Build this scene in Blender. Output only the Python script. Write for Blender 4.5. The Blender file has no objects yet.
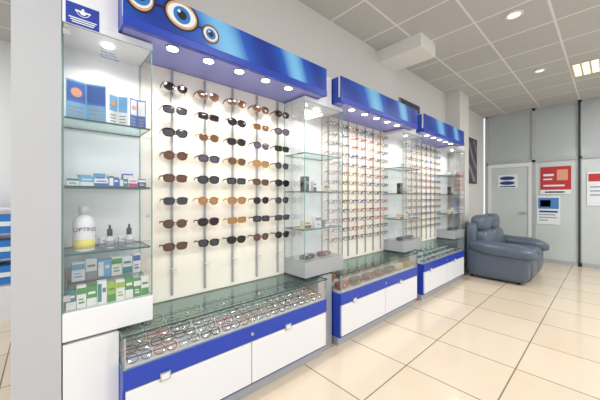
import bpy,bmesh,math,random
from mathutils import Vector,Matrix
random.seed(7)
S=bpy.context.scene
COL=S.collection
S.view_settings.view_transform='Standard'
# ------------------------------------------------------------ materials
def C(r,g,b):
    f=lambda c:(c/255/12.92) if c/255<=.04045 else ((c/255+.055)/1.055)**2.4
    return (f(r),f(g),f(b),1)
def P(name,c,rough=.5,metal=0,es=0,var=.05,scale=30,bump=0,coat=0):
    m=bpy.data.materials.new(name); m.use_nodes=True
    nt=m.node_tree; b=nt.nodes['Principled BSDF']
    b.inputs['Roughness'].default_value=rough; b.inputs['Metallic'].default_value=metal
    b.inputs['Base Color'].default_value=c
    if coat: b.inputs['Coat Weight'].default_value=coat
    if es:
        b.inputs['Emission Color'].default_value=c; b.inputs['Emission Strength'].default_value=es
    elif var:
        tc=nt.nodes.new('ShaderNodeTexCoord'); n=nt.nodes.new('ShaderNodeTexNoise'); n.inputs['Scale'].default_value=scale
        mx=nt.nodes.new('ShaderNodeMix'); mx.data_type='RGBA'
        mx.inputs[6].default_value=c; mx.inputs[7].default_value=tuple(v*(1-var) for v in c[:3])+(1,)
        nt.links.new(tc.outputs['Object'],n.inputs['Vector'])
        nt.links.new(n.outputs['Fac'],mx.inputs[0]); nt.links.new(mx.outputs[2],b.inputs['Base Color'])
        if bump:
            bp=nt.nodes.new('ShaderNodeBump'); bp.inputs['Strength'].default_value=bump; bp.inputs['Distance'].default_value=.01
            nt.links.new(n.outputs['Fac'],bp.inputs['Height']); nt.links.new(bp.outputs['Normal'],b.inputs['Normal'])
    return m
def glassmat(name,tint=(1,1,1,1),refl=.04):
    m=bpy.data.materials.new(name); m.use_nodes=True; nt=m.node_tree
    for n in list(nt.nodes): nt.nodes.remove(n)
    o=nt.nodes.new('ShaderNodeOutputMaterial'); t=nt.nodes.new('ShaderNodeBsdfTransparent'); g=nt.nodes.new('ShaderNodeBsdfGlossy')
    t.inputs['Color'].default_value=tint; g.inputs['Roughness'].default_value=.03
    lw=nt.nodes.new('ShaderNodeLayerWeight'); lw.inputs['Blend'].default_value=.25
    ma=nt.nodes.new('ShaderNodeMath'); ma.operation='MULTIPLY_ADD'; ma.inputs[1].default_value=.3; ma.inputs[2].default_value=refl
    mx=nt.nodes.new('ShaderNodeMixShader')
    nt.links.new(lw.outputs['Fresnel'],ma.inputs[0]); nt.links.new(ma.outputs[0],mx.inputs[0])
    nt.links.new(t.outputs[0],mx.inputs[1]); nt.links.new(g.outputs[0],mx.inputs[2]); nt.links.new(mx.outputs[0],o.inputs[0])
    return m
def tilemat(name,c1,c2,grout,size,mortar,rough,off=(0,0)):
    m=bpy.data.materials.new(name); m.use_nodes=True; nt=m.node_tree; b=nt.nodes['Principled BSDF']
    tc=nt.nodes.new('ShaderNodeTexCoord'); mp=nt.nodes.new('ShaderNodeMapping')
    mp.inputs['Location'].default_value=(off[0],off[1],0)
    br=nt.nodes.new('ShaderNodeTexBrick'); br.offset=0; br.squash=1
    br.inputs['Scale'].default_value=1; br.inputs['Brick Width'].default_value=size; br.inputs['Row Height'].default_value=size
    br.inputs['Mortar Size'].default_value=mortar; br.inputs['Mortar Smooth'].default_value=.1; br.inputs['Bias'].default_value=0
    br.inputs['Color1'].default_value=c1; br.inputs['Color2'].default_value=c2; br.inputs['Mortar'].default_value=grout
    n=nt.nodes.new('ShaderNodeTexNoise'); n.inputs['Scale'].default_value=7; n.inputs['Detail'].default_value=6
    mx=nt.nodes.new('ShaderNodeMix'); mx.data_type='RGBA'; mx.blend_type='MULTIPLY'; mx.inputs[0].default_value=.08
    nt.links.new(tc.outputs['Object'],mp.inputs[0]); nt.links.new(mp.outputs[0],br.inputs['Vector']); nt.links.new(tc.outputs['Object'],n.inputs['Vector'])
    nt.links.new(br.outputs['Color'],mx.inputs[6]); nt.links.new(n.outputs['Color'],mx.inputs[7]); nt.links.new(mx.outputs[2],b.inputs['Base Color'])
    b.inputs['Roughness'].default_value=rough
    return m
def wavemat(name,c1,c2,c3,scale,rough=.25):
    m=bpy.data.materials.new(name); m.use_nodes=True; nt=m.node_tree; b=nt.nodes['Principled BSDF']
    tc=nt.nodes.new('ShaderNodeTexCoord'); w=nt.nodes.new('ShaderNodeTexWave'); w.inputs['Scale'].default_value=scale
    w.bands_direction='DIAGONAL'; w.inputs['Distortion'].default_value=6; w.inputs['Detail'].default_value=1; w.inputs['Detail Scale'].default_value=.6
    r=nt.nodes.new('ShaderNodeValToRGB'); r.color_ramp.elements[0].color=c1; r.color_ramp.elements[1].color=c3
    e=r.color_ramp.elements.new(.6); e.color=c2
    nt.links.new(tc.outputs['Object'],w.inputs['Vector']); nt.links.new(w.outputs['Fac'],r.inputs[0]); nt.links.new(r.outputs[0],b.inputs['Base Color'])
    b.inputs['Roughness'].default_value=rough
    return m
WALL=P('wall_paint',C(214,212,209),.8,scale=3)
PILL=P('pillar_paint',C(184,187,192),.6,scale=3)
WHITE=P('white_laminate',C(230,232,236),.35,scale=4,var=.02)
CREAM=P('cream_panel',C(244,238,226),.5,scale=2,var=.03)
BLUE=P('royal_blue_laminate',C(30,64,178),.3,scale=5)
LILAC=P('pale_lilac_panel',C(140,145,215),.35,scale=5)
SILV=P('silver_laminate',C(174,177,182),.35,.2)
CHROME=P('brushed_metal',C(190,192,196),.28,.9)
ROD=P('satin_rod',C(170,172,178),.35,.4)
DARKM=P('dark_metal',C(60,62,66),.4,.6)
BLACK=P('black_plastic',C(18,18,20),.35)
GL=glassmat('clear_glass',refl=.05)
GSH=glassmat('shelf_glass',(.86,.95,.92,1),.06)
GEDGE=P('green_glass_edge',C(30,80,72),.2,var=.1)
GEDGE2=P('pale_glass_edge',C(120,165,158),.2,var=.1)
LENSC=glassmat('clear_lens',(.93,.95,.97,1),.12)
LAMP=P('lamp_emitter',(1,.98,.94,1),es=9)
LAMPW=P('warm_lamp_emitter',(1,.85,.6,1),es=1.3)
FRAMEG=P('aluminium_frame',C(178,182,186),.4,.1)
FROST=P('frosted_glass',C(204,213,212),.18,var=.12,scale=1.2,coat=.3)
FROST2=P('upper_frosted_glass',C(186,194,196),.15,var=.16,scale=1.2)
CEIL=tilemat('ceiling_tiles',C(196,195,193),C(190,189,187),C(230,229,227),.6,.012,.9,(.1,.2))
FLOOR=tilemat('floor_tiles',C(223,208,187),C(217,201,179),C(138,120,100),.6,.005,.12,(.25,.1))
LEATHER=P('slate_leather',C(88,100,116),.32,bump=.25,scale=45,var=.2)
BANNER=wavemat('canopy_banner',C(18,52,150),C(30,90,190),C(120,190,235),.9)
# ------------------------------------------------------------ geometry helpers
def box(bm,x0,x1,y0,y1,z0,z1,mi=0,bev=0):
    vs=[bm.verts.new(p) for p in [(x0,y0,z0),(x1,y0,z0),(x1,y1,z0),(x0,y1,z0),(x0,y0,z1),(x1,y0,z1),(x1,y1,z1),(x0,y1,z1)]]
    fs=[bm.faces.new([vs[i] for i in q]) for q in [(3,2,1,0),(4,5,6,7),(0,1,5,4),(1,2,6,5),(2,3,7,6),(3,0,4,7)]]
    for f in fs: f.material_index=mi
    if bev:
        es=list({e for f in fs for e in f.edges})
        r=bmesh.ops.bevel(bm,geom=es,offset=bev,segments=2,affect='EDGES',profile=.5)
        for f in r['faces']: f.material_index=mi
    return fs
def lathe(bm,prof,c=(0,0,0),n=20,mi=0,axis='Z'):
    rings=[]
    for r,z in prof:
        ring=[]
        for i in range(n):
            a=2*math.pi*i/n; x,y=r*math.cos(a),r*math.sin(a)
            p={'Z':(x,y,z),'Y':(x,z,y),'X':(z,x,y)}[axis]
            ring.append(bm.verts.new((p[0]+c[0],p[1]+c[1],p[2]+c[2])))
        rings.append(ring)
    for a,b in zip(rings,rings[1:]):
        for i in range(n):
            f=bm.faces.new((a[i],a[(i+1)%n],b[(i+1)%n],b[i])); f.material_index=mi; f.smooth=True
    for ring in (rings[0],rings[-1]):
        f=bm.faces.new(ring); f.material_index=mi
def cyl(bm,c,r,h,n=16,mi=0,axis='Z'): lathe(bm,[(r,0),(r,h)],c,n,mi,axis)
def puff(bm,c,s,p=5,n=8,mi=0,fn=None):
    tmp=bmesh.new(); bmesh.ops.create_cube(tmp,size=2)
    bmesh.ops.subdivide_edges(tmp,edges=tmp.edges[:],cuts=n,use_grid_fill=True)
    mp={}
    for v in tmp.verts:
        x,y,z=v.co; k=(abs(x)**p+abs(y)**p+abs(z)**p)**(1/p)
        q=(x/k,y/k,z/k)
        if fn: q=fn(*q)
        mp[v]=bm.verts.new((c[0]+q[0]*s[0]/2,c[1]+q[1]*s[1]/2,c[2]+q[2]*s[2]/2))
    for f in tmp.faces:
        g=bm.faces.new([mp[v] for v in f.verts]); g.smooth=True; g.material_index=mi
    tmp.free()
def mesh_of(name,bm,mats,off=(0,0,0)):
    bmesh.ops.recalc_face_normals(bm,faces=bm.faces[:])
    me=bpy.data.meshes.new(name)
    if any(off): bmesh.ops.translate(bm,verts=bm.verts[:],vec=(-off[0],-off[1],-off[2]))
    bm.to_mesh(me); bm.free()
    for m in (mats if isinstance(mats,(list,tuple)) else [mats]): me.materials.append(m)
    return me
def thing(name,label,cat,loc=(0,0,0),rot=(0,0,0),group=None,mesh=None,kind=None):
    o=bpy.data.objects.new(name,mesh); COL.objects.link(o); o.location=loc; o.rotation_euler=rot
    if mesh is None: o.empty_display_size=.05
    o['label']=label; o['category']=cat
    if group:o['group']=group
    if kind:o['kind']=kind
    return o
ORG={}
def part(par,name,bm,mats,world=True,label=None,loc=(0,0,0),rot=(0,0,0)):
    off=ORG.get(par,(0,0,0)) if world else (0,0,0)
    me=bm if isinstance(bm,bpy.types.Mesh) else mesh_of(name,bm,mats,off)
    o=bpy.data.objects.new(name,me); COL.objects.link(o); o.parent=par; o.location=loc; o.rotation_euler=rot
    if label:o['label']=label
    ORG[o]=off
    return o
def T(name,label,cat,loc,group=None):
    o=thing(name,label,cat,loc,group=group); ORG[o]=loc; return o
def struct(name,bm,mats,label=None,cat=None):
    o=bpy.data.objects.new(name,mesh_of(name,bm,mats)); COL.objects.link(o); o['kind']='structure'
    o['label']=label or name.replace('_',' '); o['category']=cat or name.split('_')[0]
    ORG[o]=(0,0,0)
    return o
def B(*a,**k):
    bm=bmesh.new(); box(bm,*a,**k); return bm
def glasspanel(x0,x1,y0,y1,z0,z1):
    bm=B(x0,x1,y0,y1,z0,z1); d=[x1-x0,y1-y0,z1-z0]; ax=d.index(min(d))
    for f in bm.faces:
        f.normal_update(); f.material_index=0 if abs(f.normal[ax])>.5 else 1
    return bm
def textmesh(s,size,mat):
    cu=bpy.data.curves.new('lettering','FONT'); cu.body=s; cu.size=size; cu.align_x='CENTER'; cu.align_y='CENTER'; cu.extrude=.0002
    o=bpy.data.objects.new('tmp',cu); COL.objects.link(o); bpy.context.view_layer.update()
    me=bpy.data.meshes.new_from_object(o.evaluated_get(bpy.context.evaluated_depsgraph_get()))
    bpy.data.objects.remove(o); me.materials.clear(); me.materials.append(mat); return me
def spot(x,y,z,e,size=130,color=(1,.965,.9),r=.03,blend=.7):
    l=bpy.data.lights.new('downlight_lamp','SPOT'); l.energy=e; l.spot_size=math.radians(size); l.spot_blend=blend; l.color=color; l.shadow_soft_size=r
    o=bpy.data.objects.new('downlight_lamp',l); COL.objects.link(o); o.location=(x,y,z); return o
# ------------------------------------------------------------ setting
XE=7.8; YW=2.04; ZC=3.28
struct('floor',B(-4,XE+.1,-3.6,6,-.05,0),FLOOR,'polished beige square floor tiles')
struct('ceiling',B(-4,XE+.1,-3.6,6,ZC,ZC+.05),CEIL,'white suspended ceiling with square tiles')
struct('wall_back',B(-.11,XE,YW,YW+.12,0,ZC),WALL,'pale grey painted wall behind the displays','wall')
struct('wall_pillar',B(-.115,.05,1.72,YW,0,ZC),PILL,'light grey square pillar end of wall','wall')
struct('wall_pilaster',B(5.48,5.95,1.8,YW,0,ZC),WALL,'boxed-out pilaster of the painted wall','wall')
struct('wall_far_room',B(-4,3,5.0,5.1,0,ZC),P('far_wall',C(225,228,230),.8),'white wall of the room beyond','wall')
struct('trim_1',B(3.22,3.62,1.47,YW,3.12,ZC),P('white_bulkhead',C(232,232,229),.7),'white boxed bulkhead below ceiling','bulkhead')
struct('baseboard_back',B(5.95,XE,YW-.015,YW,0,.08),FRAMEG,'grey baseboard','baseboard')
bm=bmesh.new()
ys=[-3.0,-1.9,-.9,-.28,.395,1.1,1.97]
for y in ys: box(bm,XE-.03,XE+.05,y-.03,y+.03,0,ZC)
box(bm,XE-.04,XE+.05,.385,.415,0,ZC,1)
box(bm,XE-.03,XE+.05,-3,1.97,2.12,2.17); box(bm,XE-.03,XE+.05,-3,1.97,ZC-.05,ZC); box(bm,XE-.03,XE+.05,-3,1.07,0,.08)
struct('wall_end',bm,[FRAMEG,DARKM],'aluminium framing of the glazed end partition','wall')
for i in range(len(ys)-1):
    a,b=ys[i]+.03,ys[i+1]-.03
    struct('window_%d'%(2*i+1),B(XE,XE+.012,a,b,2.17,ZC-.05),FROST2,'upper frosted glass pane in aluminium frame','window')
    if i<5: struct('window_%d'%(2*i+2),B(XE,XE+.012,a,b,.08,2.12),FROST,'tall frosted glass pane in aluminium frame','window')
d=struct('door_1',B(XE-.005,XE+.012,1.19,1.88,.1,2.04),FROST,'frosted glass office door with aluminium frame','door')
bm=bmesh.new(); box(bm,XE-.025,XE+.03,1.13,1.19,.02,2.11); box(bm,XE-.025,XE+.03,1.88,1.94,.02,2.11); box(bm,XE-.025,XE+.03,1.19,1.88,2.04,2.11); box(bm,XE-.025,XE+.03,1.19,1.88,.02,.1)
part(d,'door_frame',bm,P('door_frame_white',C(228,231,234),.4))
bm=bmesh.new(); cyl(bm,(XE-.05,1.23,1.02),.012,.03,12,0,'X'); box(bm,XE-.06,XE-.045,1.22,1.34,1.01,1.03)
part(d,'door_handle',bm,CHROME)
# posters
RED=P('poster_red',C(190,44,50),.4); PBL=P('poster_blue',C(70,130,200),.4); PWH=P('poster_white',C(232,236,240),.4); PDB=P('poster_dark_blue',C(25,60,130),.4)
PSK=P('poster_skin',C(222,160,132),.5); PGY=P('poster_grey',C(150,165,180),.5)
def poster(label,y0,y1,z0,z1,blocks,base,name='poster'):
    o=T(name,label,'poster',(XE-.012,(y0+y1)/2,z0))
    part(o,'sheet',B(XE-.012,XE-.008,y0,y1,z0,z1),base)
    for k,(a,b,c,dd,m) in enumerate(blocks):
        w,h=y1-y0,z1-z0
        part(o,'printed_area',B(XE-.014,XE-.012,y1-b*w,y1-a*w,z0+c*h,z0+dd*h),m)
    return o
poster('red advertising poster with white caption strip on glass panel',.52,.99,1.43,2.0,[(0,1,.0,.16,PWH),(.55,.9,.5,.88,PSK),(.1,.45,.66,.74,PWH),(.1,.4,.52,.57,PWH),(.15,.8,.05,.1,PGY),(.1,.8,.28,.34,PWH)],RED)
poster('white poster with pale blue picture and text on glass panel',.68,1.05,.80,1.39,[(.06,.94,.55,.94,PBL),(.15,.6,.62,.86,PWH),(.1,.9,.42,.48,PDB),(.1,.8,.32,.36,PGY),(.1,.85,.22,.26,PGY),(.1,.5,.12,.16,PGY)],PWH)
o=poster('white sign with two blue eye-shaped ovals on glazed door',1.38,1.75,1.58,1.88,[(.1,.9,.06,.14,PDB)],PWH,'door_sign')
for yy,zz in ((1.57,1.8),(1.57,1.69)):
    bm=bmesh.new(); vs=[bm.verts.new((XE-.0145,yy+.14*math.cos(t*math.pi/12),zz+.042*math.sin(t*math.pi/12))) for t in range(24)]; bm.faces.new(vs); part(o,'printed_oval',bm,PDB)
poster('pale notice with red heading taped to glass panel',-.12,.3,1.2,1.85,[(.05,.95,.72,.95,RED),(.1,.9,.3,.34,PGY),(.1,.9,.42,.46,PGY),(.1,.7,.54,.58,PGY)],PWH)
o=T('framed_poster','dark framed poster of a portrait on painted wall','poster',(6.75,YW,1.67))
part(o,'frame',B(6.3,7.2,YW-.03,YW,1.67,2.65),BLACK)
part(o,'sheet',B(6.34,7.16,YW-.034,YW-.03,1.71,2.61),wavemat('portrait_print',C(20,24,36),C(46,54,70),C(140,120,130),1.4))
o=T('air_vent','dark slotted air vent high on painted wall','vent',(4.07,YW,2.7))
part(o,'frame',B(3.76,4.39,YW-.02,YW,2.68,2.80),P('vent_frame',C(140,140,142),.5))
bm=bmesh.new()
for i in range(5): box(bm,3.78,4.37,YW-.026,YW-.018,2.69+i*.021,2.702+i*.021)
part(o,'louvre',bm,DARKM)
RING=P('downlight_ring',C(230,228,222),.4); BULB=P('bulb_glow',(1,.95,.86,1),es=1.0)
def downlight(x,y,r=.09):
    o=T('ceiling_downlight','round white recessed ceiling downlight','ceiling light',(x,y,ZC),'recessed ceiling downlights')
    bm=bmesh.new(); lathe(bm,[(r,0),(r,-.012),(r*.8,-.018),(r*.78,0)],(x,y,ZC),24); part(o,'trim_ring',bm,RING)
    bm=bmesh.new(); cyl(bm,(x,y,ZC-.012),r*.7,.01,24); part(o,'bulb',bm,BULB)
downlight(3.64,.674,.08); downlight(5.52,.71,.07)
HOUS=P('lamp_housing',C(215,205,180),.4)
def panel(x,y,e,s=.6):
    o=T('ceiling_panel_light','square ceiling light panel with metal louvres','ceiling light',(x,y,ZC),'square ceiling light panels')
    h=s/2-.01
    part(o,'housing',B(x-h,x+h,y-h,y+h,ZC-.012,ZC-.001),HOUS)
    bm=bmesh.new(); n=6; st=(2*h-.02)/n
    for i in range(n):
        for j in range(n):
            a=x-h+.015+i*st; b=y-h+.015+j*st
            box(bm,a,a+st*.75,b,b+st*.75,ZC-.016,ZC-.012)
    part(o,'diffuser',bm,LAMPW)
    if e:
        l=bpy.data.lights.new('added_panel_lamp','AREA'); l.shape='SQUARE'; l.size=s*.9; l.energy=e; l.color=(1,.98,.95)
        lo=bpy.data.objects.new('added_panel_lamp',l); COL.objects.link(lo); lo.location=(x,y,ZC-.03)
panel(5.93,.1,0)
for x,y in [(4.4,-1.2),(1.8,-1.2),(-.6,-1.2),(-1.5,.9),(-1.5,3.6),(6.4,-1.2)]: panel(x,y,54 if x>0 else 44)  # unseen panels with area lamps, added out of view to light the room
# far room storage
o=T('storage_rack','white rack holding blue plastic bins','storage rack',(-.5,4.5,0))
part(o,'frame',B(-1.1,-.1,4.45,4.8,0,.38),WHITE)
bm=bmesh.new()
for z in (.38,.66,.94,1.22): box(bm,-1.1,-.1,4.5,4.8,z,z+.02)
box(bm,-1.12,-1.1,4.5,4.8,.38,1.24); box(bm,-.1,-.08,4.5,4.8,.38,1.24)
part(o,'shelf',bm,WHITE)
BIN=P('bin_blue',C(35,120,200),.4)
for k in range(3):
    for j in range(6):
        x=-1.08+j*.165; z=.4+k*.28
        b=T('storage_bin','blue plastic storage bin on white rack','storage bin',(x+.075,4.6,z),'blue bins on the white rack')
        bm=bmesh.new(); box(bm,x,x+.15,4.47,4.75,z,z+.2,0); part(b,'tray',bm,BIN)
        part(b,'label_holder',B(x+.03,x+.12,4.465,4.47,z+.08,z+.13),PWH)
# ------------------------------------------------------------ eyewear
def outline(cx,w,h,p,n,droop=0):
    pts=[]
    for i in range(n):
        a=2*math.pi*i/n; ca,sa=math.cos(a),math.sin(a)
        x=abs(ca)**(2/p)*math.copysign(1,ca)*w; z=abs(sa)**(2/p)*math.copysign(1,sa)*h
        if sa<0: x*=(1-droop*abs(sa))
        pts.append((cx+x,z))
    return pts
def rimbm(p,w,h,t,droop,n=18,d=.0035):
    bm=bmesh.new()
    for sx in (-1,1):
        cx=sx*.035
        o=outline(cx,w+t,h+t,p,n,droop); i_=outline(cx,w,h,p,n,droop)
        def R(pts,y): return [bm.verts.new((x,y+abs(x)*abs(x)*.9,z)) for x,z in pts]
        a,b,c,e=R(o,0),R(i_,0),R(i_,d),R(o,d)
        for u,v in ((a,b),(b,c),(c,e),(e,a)):
            for k in range(n): bm.faces.new((u[k],u[(k+1)%n],v[(k+1)%n],v[k]))
    box(bm,-.009,.009,0,d,h*.25,h*.25+t*1.4)
    for s in (-1,1): box(bm,min(s*(.034+w),s*.068),max(s*(.034+w),s*.068),.002,.008,h*.45,h*.45+.006)
    return bm
def lensbm(cx,p,w,h,droop,n=18):
    bm=bmesh.new(); o=outline(cx,w,h,p,n,droop)
    c=bm.verts.new((cx,.001,0)); vs=[bm.verts.new((x,.0025+x*x*.9,z)) for x,z in o]
    for k in range(n): f=bm.faces.new((c,vs[k],vs[(k+1)%n])); f.smooth=True
    return bm
def templebm(s,h,L,t=.003):
    bm=bmesh.new()
    x=s*.067; z=h*.45+.003
    pr=[(.006,z,.004),(L*.7,z-.002,.0035),(L*.88,z-.012,.003),(L,z-.03,.004)]
    rings=[[bm.verts.new((x+sx*t/2,y,zz+sz*hh)) for sx,sz in ((-1,-1),(1,-1),(1,1),(-1,1))] for y,zz,hh in pr]
    for a,b in zip(rings,rings[1:]):
        for k in range(4): bm.faces.new((a[k],a[(k+1)%4],b[(k+1)%4],b[k]))
    bm.faces.new(rings[0]); bm.faces.new(rings[-1])
    return bm
def foldbm(s,h,t=.004):
    bm=bmesh.new(); y=.010 if s>0 else .016
    x0,x1=(-.05,.067)
    if s<0:x0,x1=(-.067,.05)
    box(bm,x0,x1,y,y+t,h*.3-.001,h*.3+.006); return bm
SHAPES=[(3.2,.027,.019,.0035,.12),(2.2,.026,.022,.0028,.05),(4.5,.028,.017,.004,.05),(2.6,.029,.021,.004,.22)]
FM={'black':P('eyewear_black',C(20,18,20),.25),'brown':P('eyewear_brown',C(80,50,34),.3),'gold':P('eyewear_gold',C(190,156,100),.25,.8),
'red':P('eyewear_red',C(160,38,48),.3),'blue':P('eyewear_blue',C(36,62,130),.3),'silver':P('eyewear_silver',C(110,114,120),.25,.8),
'violet':P('eyewear_violet',C(100,50,100),.3),'teal':P('eyewear_teal',C(40,110,114),.3),'amber':P('eyewear_amber',C(140,84,46),.3)}
LM={'brown':P('lens_brown',C(92,62,44),.08,coat=.3),'grey':P('lens_grey',C(60,60,68),.08),'amber':P('lens_amber',C(160,118,74),.08),'dark':P('lens_dark',C(26,24,27),.08),
'violet':P('lens_violet',C(82,72,92),.08)}
cache={}
def cm(key,fn,mat):
    if key not in cache: cache[key]=mesh_of(key.split('|')[0],fn(),mat)
    return cache[key]
def eyewear(name,label,cat,group,loc,rot,si,fc,lc=None,folded=False,temple_len=.075,sc=1.0):
    p,w,h,t,dr=SHAPES[si]
    if folded: t*=1.35
    k0='f' if folded else ''
    e=thing(name,label,cat,loc,rot,group); e.scale=(sc,)*3
    def add(nm,me):
        o=bpy.data.objects.new(nm,me); COL.objects.link(o); o.parent=e
    add('frame',cm('frame|%s%d%s'%(k0,si,fc),lambda:rimbm(p,w,h,t,dr),FM[fc]))
    lm=LM[lc] if lc else LENSC
    for s in (-1,1):
        add('lens',cm('lens|%d%s%d'%(si,lc,s),lambda:lensbm(s*.035,p,w,h,dr),lm))
        if folded: add('temple',cm('temple|f%d%s%d'%(si,fc,s),lambda:foldbm(s,h),FM[fc]))
        else: add('temple',cm('temple|%d%s%d'%(si,fc,s),lambda:templebm(s,h,temple_len),FM[fc]))
    return e
def small_eyewear(group,loc,rot,si,fc):
    p,w,h,t,dr=SHAPES[si]; key='eg|%d%s'%(si,fc)
    if key not in cache:
        bm=rimbm(p,w,h,t,dr,14,.004)
        for s in (-1,1):
            b2=templebm(s,h,.075); me=bpy.data.meshes.new('t'); b2.to_mesh(me); b2.free(); bm.from_mesh(me)
        k=len(bm.faces)
        for s in (-1,1):
            b2=lensbm(s*.035,p,w,h,dr,14); me=bpy.data.meshes.new('t'); b2.to_mesh(me); b2.free(); bm.from_mesh(me)
        bm.faces.ensure_lookup_table()
        for f in bm.faces[k:]: f.material_index=1
        cache[key]=mesh_of('eyeglasses',bm,[FM[fc],LENSC])
    return thing('eyeglasses','%s optical eyeglass frame on wall rod'%fc,'eyeglasses',loc,rot,group,cache[key])
# ------------------------------------------------------------ display units
YF=1.62; PER=1.68
pegm=None
CANW=P('canopy_white',C(225,228,235),.5); TRAYW=P('tray_white',C(214,216,220),.5); ACR=P('clear_acrylic',C(205,210,216),.15)
def unit(i):
    global pegm
    x0=.28+i*PER; x1=x0+1.49; cx=(x0+x1)/2
    label=['white and blue display unit with sunglasses wall and drawers','white and blue display unit with optical frames and case tray','white and blue display unit with optical frames beside sofa'][i]
    u=T('display_unit',label,'display cabinet',(cx,1.83,0),'eyewear display units')
    part(u,'plinth',B(x0+.01,x1-.01,YF+.04,2.03,0,.08),SILV)
    part(u,'carcass',B(x0,x1,YF+.016,2.03,.08,.48),BLUE,label='royal blue carcass')
    part(u,'band',B(x0,x1,YF-.002,YF+.016,.385,.485,bev=.002),BLUE,label='royal blue band')
    for k,(a,b) in enumerate(((x0+.012,cx-.003),(cx+.003,x1-.012))):
        d=part(u,'drawer',B(a,b,YF-.002,YF+.016,.1,.378,bev=.003),WHITE,label='white drawer front')
        hx=x0+.195+k*.865
        bm=bmesh.new(); box(bm,hx-.028,hx+.028,YF-.012,YF-.002,.365,.41,0,.003); box(bm,hx-.02,hx+.02,YF-.014,YF-.012,.373,.402,1)
        part(d,'handle',bm,[CHROME,WHITE],label='square chrome handle')
    bm=bmesh.new(); cyl(bm,(cx,YF-.012,.435),.011,.012,16,0,'Y'); part(u,'lock',bm,CHROME)
    bm=bmesh.new()
    for k in range(5): box(bm,x0+.012,x1-.012,YF+.02+k*.075,2.03,.48+k*.014-(.0 if k==0 else .001),.49+k*.014)
    part(u,'tray',bm,TRAYW)
    part(u,'vitrine_glass',glasspanel(x0+.002,x1-.002,YF,YF+.005,.486,.652),[GL,GEDGE2])
    part(u,'vitrine_glass',glasspanel(x0,x0+.005,YF+.006,2.02,.481,.652),[GL,GEDGE2])
    part(u,'vitrine_glass',glasspanel(x1-.005,x1,YF+.006,2.02,.481,.652),[GL,GEDGE2])
    part(u,'vitrine_top',glasspanel(x0-.004,x1+.004,YF-.006,2.02,.653,.662),[GSH,GEDGE])
    bm=bmesh.new()
    for xx in (x0+.006,x1-.014): box(bm,xx,xx+.008,YF+.006,YF+.014,.482,.652)
    part(u,'corner_post',bm,CHROME)
    bl,br=x0+.16,x1-.16
    part(u,'back_panel',B(bl,br,2.0,2.03,.66,2.22),CREAM)
    if i==0: rx=[.63,.86,1.085,1.31,1.53]; rows=[2.08-.15*k for k in range(9)]
    else:
        n=7; rx=[bl+.085+(br-bl-.17)*k/(n-1) for k in range(n)]; rows=[2.12-.101*k for k in range(13)]
    if pegm is None:
        bm=bmesh.new(); box(bm,-.012,.012,-.05,.0,-.002,.002); box(bm,-.014,.014,-.052,-.048,-.008,.008); pegm=mesh_of('holder_peg',bm,ACR)
    for x in rx:
        bm=bmesh.new(); w=.009 if i==0 else .005
        box(bm,x-w/2-.002,x+w/2+.002,1.984,1.999,.69,2.21,0,.002); r=part(u,'display_rod',bm,ROD)
        for z in rows: part(r,'holder_peg',pegm,None,world=False,loc=(x-cx,1.984-1.83,z-.006))
    for ci,x in enumerate(rx):
        for ri,z in enumerate(rows):
            if i==0:
                if ri==8: continue
                sc=[('brown','brown'),('black','grey'),('gold','brown'),('black','dark'),('black','dark'),('brown','dark'),('gold','amber'),('black','violet'),('silver','grey'),('brown','brown')]
                f,l=random.choice(sc)
                eyewear('sunglasses','%s framed sunglasses with %s lenses on wall rod'%(f,l),'sunglasses','sunglasses on the display wall',
                    (x+random.uniform(-.003,.003),1.922,z),(0,random.uniform(-.03,.03),random.uniform(-.05,.05)),random.choice([0,2,3,3,1]),f,l,sc=1.18)
            else:
                f=random.choice(['black','brown','gold','red','silver','amber','blue','violet','gold','red'])
                small_eyewear('optical frames on the display walls',(x,1.922,z),(0,random.uniform(-.03,.03),0),random.choice([0,1,2]),f)
    c=part(u,'canopy',B(x0,x1,YF+.01,2.03,2.235,2.45),CANW)
    part(c,'banner',B(x0,x1,YF,YF+.01,2.262,2.45),BANNER,label='glossy blue printed banner')
    part(c,'lip',B(x0-.002,x1+.002,YF-.006,YF+.03,2.215,2.262,bev=.004),BLUE)
    part(c,'lip',B(x1-.012,x1+.002,YF+.03,2.03,2.22,2.45),BLUE)
    part(c,'lip',B(x0-.002,x0+.012,YF+.03,2.03,2.22,2.45),BLUE)
    part(c,'soffit',B(x0+.012,x1-.012,YF+.03,2.03,2.222,2.235),LILAC)
    for k in range(5):
        x=x0+.26+.218*k; y=1.70
        bm=bmesh.new(); lathe(bm,[(.036,0),(.036,-.006),(.03,-.009),(.029,0)],(x,y,2.222),20); dl=part(c,'downlight',bm,CHROME)
        bm=bmesh.new(); cyl(bm,(x,y,2.212),.031,.008,20); part(dl,'bulb',bm,LAMP)
        spot(x,y+.02,2.205,8.8,155)
    if i==0:
        bm=bmesh.new()
        def disc(X,Z,r,ly,mi,sx=1,n=28):
            vs=[bm.verts.new((X+r*sx*math.cos(2*math.pi*q/n),YF-.0005-.0008*ly,max(2.264,min(2.449,Z+r*math.sin(2*math.pi*q/n))))) for q in range(n)]
            f=bm.faces.new(vs); f.material_index=mi
        for X,Z,r,s in ((.355,2.39,.085,.85),(.565,2.38,.085,1.15),(.735,2.34,.055,1.0)):
            disc(X,Z,r,1,0,s); disc(X,Z,r*.88,2,2,s); disc(X,Z,r*.72,3,1,s*1.1); disc(X,Z,r*.56,4,3); disc(X,Z,r*.3,5,0); disc(X-r*.2,Z+r*.2,r*.1,6,1)
        box(bm,.43,.475,YF-.002,YF-.0005,2.375,2.388,0); box(bm,.655,.69,YF-.002,YF-.0005,2.35,2.362,0)
        for f in bm.faces: f.normal_update()
        part(c,'banner_print',bm,[BLACK,PWH,P('print_skin_tone',C(206,160,120),.4),P('print_iris',C(40,120,200),.3)],label='printed eyes wearing round glasses')
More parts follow.
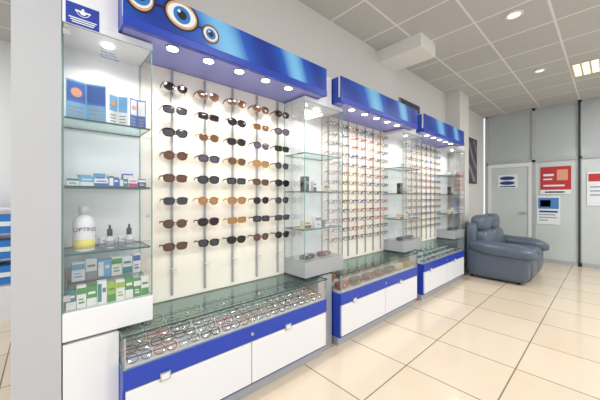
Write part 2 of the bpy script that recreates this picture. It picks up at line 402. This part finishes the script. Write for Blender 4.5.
for i in range(3): unit(i)
def tray_glasses(x0,n,rows,group):
    for r in range(rows):
        for k in range(n):
            x=x0+.085+(1.49-.17)*k/(n-1)+random.uniform(-.004,.004)
            f=random.choice(['black','brown','teal','red','silver','blue','black','violet','amber','black','brown'])
            eyewear('eyeglasses','folded %s eyeglasses in glass counter tray'%f,'eyeglasses',group,(x,YF+.045+r*.075*5/rows,.49+.014*int(r*5/rows)+.024),
                (math.radians(-38),0,random.uniform(-.1,.1)),random.choice([0,1,2,3]),f,None,folded=True,sc=.9)
tray_glasses(.28,11,5,'folded eyeglasses in the counter tray')
tray_glasses(.28+2*PER,9,3,'folded eyeglasses in the counter tray')
CASEM=[P('case_%d'%k,c,.4,bump=.1) for k,c in enumerate([C(130,36,40),C(96,66,44),C(150,130,70),C(40,40,46),C(60,90,70),C(180,110,80),C(90,30,60),C(200,190,160)])]
k=0
for r in range(2):
    for j in range(7):
        x=1.96+.11+j*.21; y=YF+.08+r*.17; z=.49+(.014 if r==0 else .042)
        o=T('eyeglasses_case',['dark red','brown','olive','black','green','tan','plum','cream'][k%8]+' hard eyeglasses case lying in glass counter','eyeglasses case',(x,y,z),'eyeglasses cases in the counter')
        bm=bmesh.new(); puff(bm,(x,y,z+.017),(.17,.072,.032),4,6); part(o,'base',bm,CASEM[k%8])
        bm=bmesh.new(); puff(bm,(x,y,z+.042),(.172,.074,.036),4,6); part(o,'lid',bm,CASEM[k%8])
        bm=bmesh.new(); box(bm,x-.012,x+.012,y-.04,y-.035,z+.022,z+.036); part(o,'clasp',bm,CHROME)
        k+=3
# ------------------------------------------------------------ glass columns
YC=1.72
SHZ=[1.08,1.41,1.74]
def column(x0,x1,n0,n1,label,first=False):
    cx=(x0+x1)/2
    o=T('glass_showcase',label,'glass cabinet',(cx,1.87,0),'glass showcases')
    bmat=WHITE if first else SILV
    part(o,'base',B(n0+.002,n1-.002,YC,2.03,0,.655),bmat)
    part(o,'platform',B(x0,x1,YC-.004,2.03,.67,.805,bev=.003),bmat)
    part(o,'back_panel',B(x0,x1,2.0,2.03,.805,2.18),WHITE)
    part(o,'top_panel',B(x0,x1,YC,2.03,2.18,2.213),WHITE)
    if first: part(o,'header',B(x0,n1-.004,YC,2.03,2.214,3.27),WHITE)
    else: part(o,'header',B(n0+.004,n1-.004,YC,2.03,2.214,2.45),WHITE)
    part(o,'glass_side',glasspanel(x0,x0+.006,YC+.008,1.998,.806,2.179),[GL,GEDGE2])
    part(o,'glass_side',glasspanel(x1-.006,x1,YC+.008,1.998,.806,2.179),[GL,GEDGE2])
    d=part(o,'glass_door',glasspanel(x0+.001,x1-.001,YC,YC+.006,.81,2.176),[GL,GEDGE2])
    for z in (.86,2.12):
        bm=bmesh.new(); box(bm,x0+.002,x0+.03,YC-.005,YC,z,z+.03,0,.002); part(d,'hinge',bm,CHROME)
    bm=bmesh.new(); cyl(bm,(x1-.025,YC-.014,1.25),.008,.014,14,0,'Y'); part(d,'knob',bm,CHROME)
    for z in SHZ: part(o,'shelf',glasspanel(x0+.008,x1-.008,YC+.015,1.995,z-.009,z),[GSH,GEDGE])
    bm=bmesh.new(); cyl(bm,(cx,1.83,2.172),.026,.008,20); part(o,'downlight',bm,LAMP)
    spot(cx,1.80,2.16,5.5 if first else 4.5,160)
    return o
column(.053,.44,.053,.28,'white glass showcase with lens-care products beside pillar',True)
column(1.61,2.11,1.77,1.95,'narrow glass showcase with small boxes between units')
column(3.29,3.79,3.45,3.63,'narrow glass showcase with small boxes between units')
column(4.97,5.47,5.13,5.46,'glass showcase at the end of the row beside sofa')
st=T('sticker','blue square sticker with white emblem on cabinet header','sticker',(.13,YC-.001,2.2))
STB=P('sticker_blue',C(28,60,160),.4)
part(st,'backing',B(.065,.195,YC-.0015,YC-.0002,2.182,2.285),STB)
bm=bmesh.new()
n=24
def ringf(bm,X,Z,r0,r1,y,mi=0,a0=0,a1=2*math.pi):
    for q in range(n):
        a=a0+(a1-a0)*q/n; b=a0+(a1-a0)*(q+1)/n
        f=bm.faces.new([bm.verts.new((X+r*math.cos(t),y,Z+r*math.sin(t))) for r,t in ((r0,a),(r1,a),(r1,b),(r0,b))]); f.material_index=mi
ringf(bm,.13,2.255,.024,.027,YC-.0025,0,math.pi*1.05,math.pi*1.95)
ringf(bm,.13,2.25,.001,.013,YC-.0025,0,math.pi,2*math.pi); ringf(bm,.13,2.262,.001,.006,YC-.0025)
box(bm,.1,.16,YC-.0026,YC-.002,2.248,2.256)
for k in range(3): box(bm,.076+.006*k,.184-.006*k,YC-.0026,YC-.002,2.212-k*.010,2.217-k*.010)
part(st,'emblem',bm,PWH)
st=T('sticker','small white printed notice on showcase glass door','sticker',(.24,YC-.001,2.07))
bm=bmesh.new()
for k in range(3): box(bm,.2,.28-.01*k,YC-.0016,YC-.0004,2.06+.014*k,2.067+.014*k)
part(st,'lettering_lines',bm,P('print_text_grey',C(130,145,170),.4))
# ------------------------------------------------------------ products
def carton(x,y,z,w,d,h,c1,c2,label,group,kind=0,rz=0):
    bm=bmesh.new(); box(bm,-w/2,w/2,-d/2,d/2,0,h,0)
    if kind==0:
        box(bm,-w/2+.001,w/2-.001,-d/2-.0006,-d/2,h*.62,h*.9,1); box(bm,-w*.3,w*.3,-d/2-.0006,-d/2,h*.2,h*.28,1); box(bm,-w*.3,w*.2,-d/2-.0006,-d/2,h*.36,h*.42,1)
    elif kind==1:
        box(bm,-w/2+.001,w/2-.001,-d/2-.0006,-d/2,0.001,h*.4,1); box(bm,-w*.35,w*.35,-d/2-.0006,-d/2,h*.6,h*.72,1)
    else:
        box(bm,-w*.45,-w*.05,-d/2-.0006,-d/2,h*.1,h*.9,1); box(bm,w*.05,w*.4,-d/2-.0006,-d/2,h*.5,h*.7,1)
    return thing('product_box',label,'product box',(x,y,z),(0,0,rz),group,mesh_of('product_box',bm,[c1,c2]))
G={n:P('print_'+n,c,.4) for n,c in dict(green=C(56,145,78),lime=C(150,185,70),white=C(228,231,234),blue=C(36,92,180),sky=C(100,168,215),magenta=C(190,50,130),orange=C(235,140,50),navy=C(24,40,100),teal=C(36,130,140),grey=C(140,145,150),dark=C(28,28,30),cream=C(222,210,190),brown=C(110,70,50)).items()}
x=.066
specs=[('teal','white',.04,.095,1),('white','green',.038,.11,0),('green','white',.042,.1,1),('white','teal',.04,.115,2),('lime','green',.038,.1,1),('white','lime',.04,.105,0),('green','white',.038,.115,1),('green','white',.036,.095,0),('white','green',.038,.1,1)]
for a,b,w,h,kd in specs:
    carton(x+w/2,1.77,.806,w,.035,h,G[a],G[b],'%s and %s lens-care carton on showcase floor'%(a,b),'lens-care cartons on the showcase floor',kd); x+=w+.0015
ri=T('riser','clear acrylic riser on showcase floor','riser',(.26,1.9,.806))
part(ri,'top',B(.08,.425,1.85,1.96,.906,.91),GSH); bm=bmesh.new(); box(bm,.08,.084,1.85,1.96,.806,.906); box(bm,.421,.425,1.85,1.96,.806,.906); part(ri,'leg',bm,GSH)
x=.095
for a,b,w,h,kd in [('white','sky',.055,.1,0),('white','grey',.05,.11,1),('sky','white',.06,.095,2),('white','green',.05,.105,0),('white','teal',.05,.1,1),('white','blue',.04,.11,0)]:
    carton(x+w/2,1.9,.911,w,.04,h,G[a],G[b],'%s and %s carton on acrylic riser'%(a,b),'cartons on the acrylic riser',kd); x+=w+.003
bo=T('bottle','white solution bottle with yellow label and clear cap','bottle',(.14,1.80,1.0805))
bm=bmesh.new(); lathe(bm,[(.042,0),(.046,.006),(.046,.15),(.038,.17),(.018,.184),(.018,.19)],(.14,1.80,1.0805),28); part(bo,'body',bm,WHITE)
bm=bmesh.new(); lathe(bm,[(.0465,.015),(.0465,.06)],(.14,1.80,1.0805),28); part(bo,'label_band',bm,P('label_yellow',C(225,215,110),.4))
bm=bmesh.new(); lathe(bm,[(.021,.186),(.021,.226),(.017,.232)],(.14,1.80,1.0805),20); part(bo,'cap',bm,P('cap_white',C(195,200,204),.3))
part(bo,'lettering',textmesh('OPTINE',.027,G['navy']),None,world=False,loc=(0,-.0475,.112),rot=(math.pi/2,0,0))
FB=P('bottle_frost',C(195,202,208),.2)
for k,bx in enumerate((.25,.34)):
    b=T('dropper_bottle','small clear dropper bottle with black cap','bottle',(bx,1.80,1.0805),'dropper bottles on the glass shelf')
    bm=bmesh.new(); lathe(bm,[(.02,0),(.022,.004),(.022,.055),(.01,.066),(.01,.07)],(bx,1.80,1.0805),18); part(b,'body',bm,FB)
    bm=bmesh.new(); lathe(bm,[(.013,.068),(.013,.1),(.006,.106),(.005,.125)],(bx,1.80,1.0805),14); part(b,'cap',bm,BLACK)
    bm=bmesh.new(); lathe(bm,[(.0223,.01),(.0223,.042)],(bx,1.80,1.0805),18); part(b,'paper_label',bm,G['grey'])
    carton(bx+.01,1.92,1.0805,.085,.05,.045,G['white'],G['grey'],'flat white carton behind dropper bottle','flat cartons on the glass shelf',1)
x=.07
for a,b,w,h,kd in [('white','teal',.05,.04,0),('sky','white',.055,.05,1),('white','blue',.06,.04,1),('blue','white',.045,.05,2),('teal','white',.04,.04,2),('white','magenta',.045,.05,1),('navy','white',.04,.045,0)]:
    carton(x+w/2,1.79,1.4105,w,.05,h,G[a],G[b],'small %s carton on glass shelf'%a,'small cartons on the glass shelf',kd); x+=w+.002
x=.12
for a,b,w,h,kd in [('white','sky',.06,.07,0),('sky','blue',.05,.075,1),('white','green',.06,.07,2),('blue','white',.05,.08,0)]:
    carton(x+w/2,1.91,1.4105,w,.05,h,G[a],G[b],'upright %s carton at back of glass shelf'%a,'small cartons on the glass shelf',kd); x+=w+.012
def leaflet(x,y,z,w,h,ang,c1,c2,lab):
    o=T('leaflet',lab,'leaflet',(x,y,z),'leaflets on the glass shelf')
    for s in (-1,1):
        bm=bmesh.new(); a0,a1=(0,w) if s>0 else (-w,0)
        box(bm,a0,a1,-.0008,.0008,0,h,0); box(bm,a0+.004,a1-.004,-.0014,-.0008,h*.45,h*.95,1)
        for q in range(3): box(bm,a0+.008,a1-.012,-.0014,-.0008,h*(.1+q*.1),h*(.14+q*.1),2)
        if s<0: lathe(bm,[(w*.28,-.002),(w*.28,-.0014)],((a0+a1)/2,0,h*.7),16,3,'Y')
        part(o,'page',bm,[c1,c2,G['grey'],PSK],world=False,rot=(0,0,-s*ang))
leaflet(.15,1.81,1.7405,.085,.2,.3,G['sky'],G['blue'],'open blue brochure with portrait on glass shelf')
leaflet(.285,1.79,1.7405,.05,.165,.5,G['white'],G['sky'],'open white and pale blue leaflet on glass shelf')
leaflet(.38,1.80,1.7405,.045,.165,.5,G['blue'],G['white'],'folded blue leaflet on glass shelf')
def colprods(x0):
    for (dx,dy,z,w,d,h,a,b,kd) in [(.09,.1,1.4105,.06,.05,.13,'dark','grey',2),(.22,.12,1.4105,.04,.04,.1,'white','brown',1),(.36,.1,1.4105,.07,.05,.06,'cream','brown',0),
        (.1,.1,1.0805,.08,.06,.07,'cream','brown',1),(.24,.1,1.0805,.07,.05,.1,'white','grey',0),(.38,.12,1.0805,.06,.05,.06,'grey','white',1),
        (.12,.1,1.7405,.09,.06,.05,'white','teal',0),(.34,.1,1.7405,.07,.05,.09,'white','orange',1)]:
        if z>1.7 and x0<2: continue
        carton(x0+dx,YC+dy,z,w,d,h,G[a],G[b],'small %s box on glass showcase shelf'%a,'small boxes on showcase shelves',kd)
    for k,dx in enumerate((.12,.34)):
        o=T('eyeglasses_case','dark hard eyeglasses case on showcase floor','eyeglasses case',(x0+dx,YC+.1,.806),'eyeglasses cases on showcase floor')
        bm=bmesh.new(); puff(bm,(x0+dx,YC+.1,.806+.02),(.16,.07,.04),4,6); part(o,'shell',bm,CASEM[(3,6)[k]])
        bm=bmesh.new(); box(bm,x0+dx-.01,x0+dx+.01,YC+.063,YC+.068,.82,.832); part(o,'clasp',bm,CHROME)
for x0 in (1.61,3.29,4.97): colprods(x0)
# ------------------------------------------------------------ sofa
X0,X1=5.34,6.88
so=T('sofa','blue-grey leather two-seat recliner sofa with padded arms','sofa',((X0+X1)/2,1.3,0))
bm=bmesh.new(); puff(bm,((X0+X1)/2,1.32,.2),(X1-X0-.1,.72,.3),9,8); part(so,'base',bm,LEATHER)
for x in (X0+.15,X1-.15):
    bm=bmesh.new(); puff(bm,(x,1.24,.26),(.25,.84,.46),6,10); part(so,'arm',bm,LEATHER)
    def roll(a,b,c): return (a,b,c+(-.9*max(0,-b-.35)**1.6)+(.35*max(0,b)))
    bm=bmesh.new(); puff(bm,(x,1.19,.5),(.35,.92,.22),3,12,fn=roll); part(so,'arm_pad',bm,LEATHER)
w=(X1-X0-.56)/2
for k in range(2):
    x=X0+.28+w*(k+.5)
    bm=bmesh.new(); puff(bm,(x,1.14,.4),(w,.68,.2),4,10); part(so,'seat_cushion',bm,LEATHER)
    bm=bmesh.new(); puff(bm,(x,.86,.23),(w,.12,.32),4,8); part(so,'footrest',bm,LEATHER)
for k in range(2):
    x=X0+.2+(w+.08)*(k+.5)
    lean=lambda a,b,c:(a,b+.25*c,c)
    bm=bmesh.new(); puff(bm,(x,1.5,.6),(w+.08,.28,.4),4,10,fn=lean); part(so,'back_cushion',bm,LEATHER)
    bm=bmesh.new(); puff(bm,(x,1.56,.9),(w+.06,.26,.3),3,10); part(so,'headrest',bm,LEATHER)
bm=bmesh.new(); puff(bm,((X0+X1)/2,1.62,.5),(X1-X0-.2,.16,.86),8,8); part(so,'back',bm,LEATHER)
for x in (X0+.12,X1-.12):
    for y in (.95,1.6):
        bm=bmesh.new(); cyl(bm,(x,y,0),.025,.06,14); part(so,'foot',bm,BLACK)
# ------------------------------------------------------------ world + camera
W=bpy.data.worlds.new('world'); S.world=W; W.use_nodes=True
W.node_tree.nodes['Background'].inputs[0].default_value=(.9,.95,1,1); W.node_tree.nodes['Background'].inputs[1].default_value=1.12
cam=bpy.data.cameras.new('camera'); co=bpy.data.objects.new('camera',cam); COL.objects.link(co)
cam.sensor_width=36; cam.lens=16.8; cam.shift_y=-2/600; cam.clip_start=.05
co.location=(0,0,1.35); co.rotation_euler=(math.pi/2,0,math.radians(-42.1))
S.camera=co
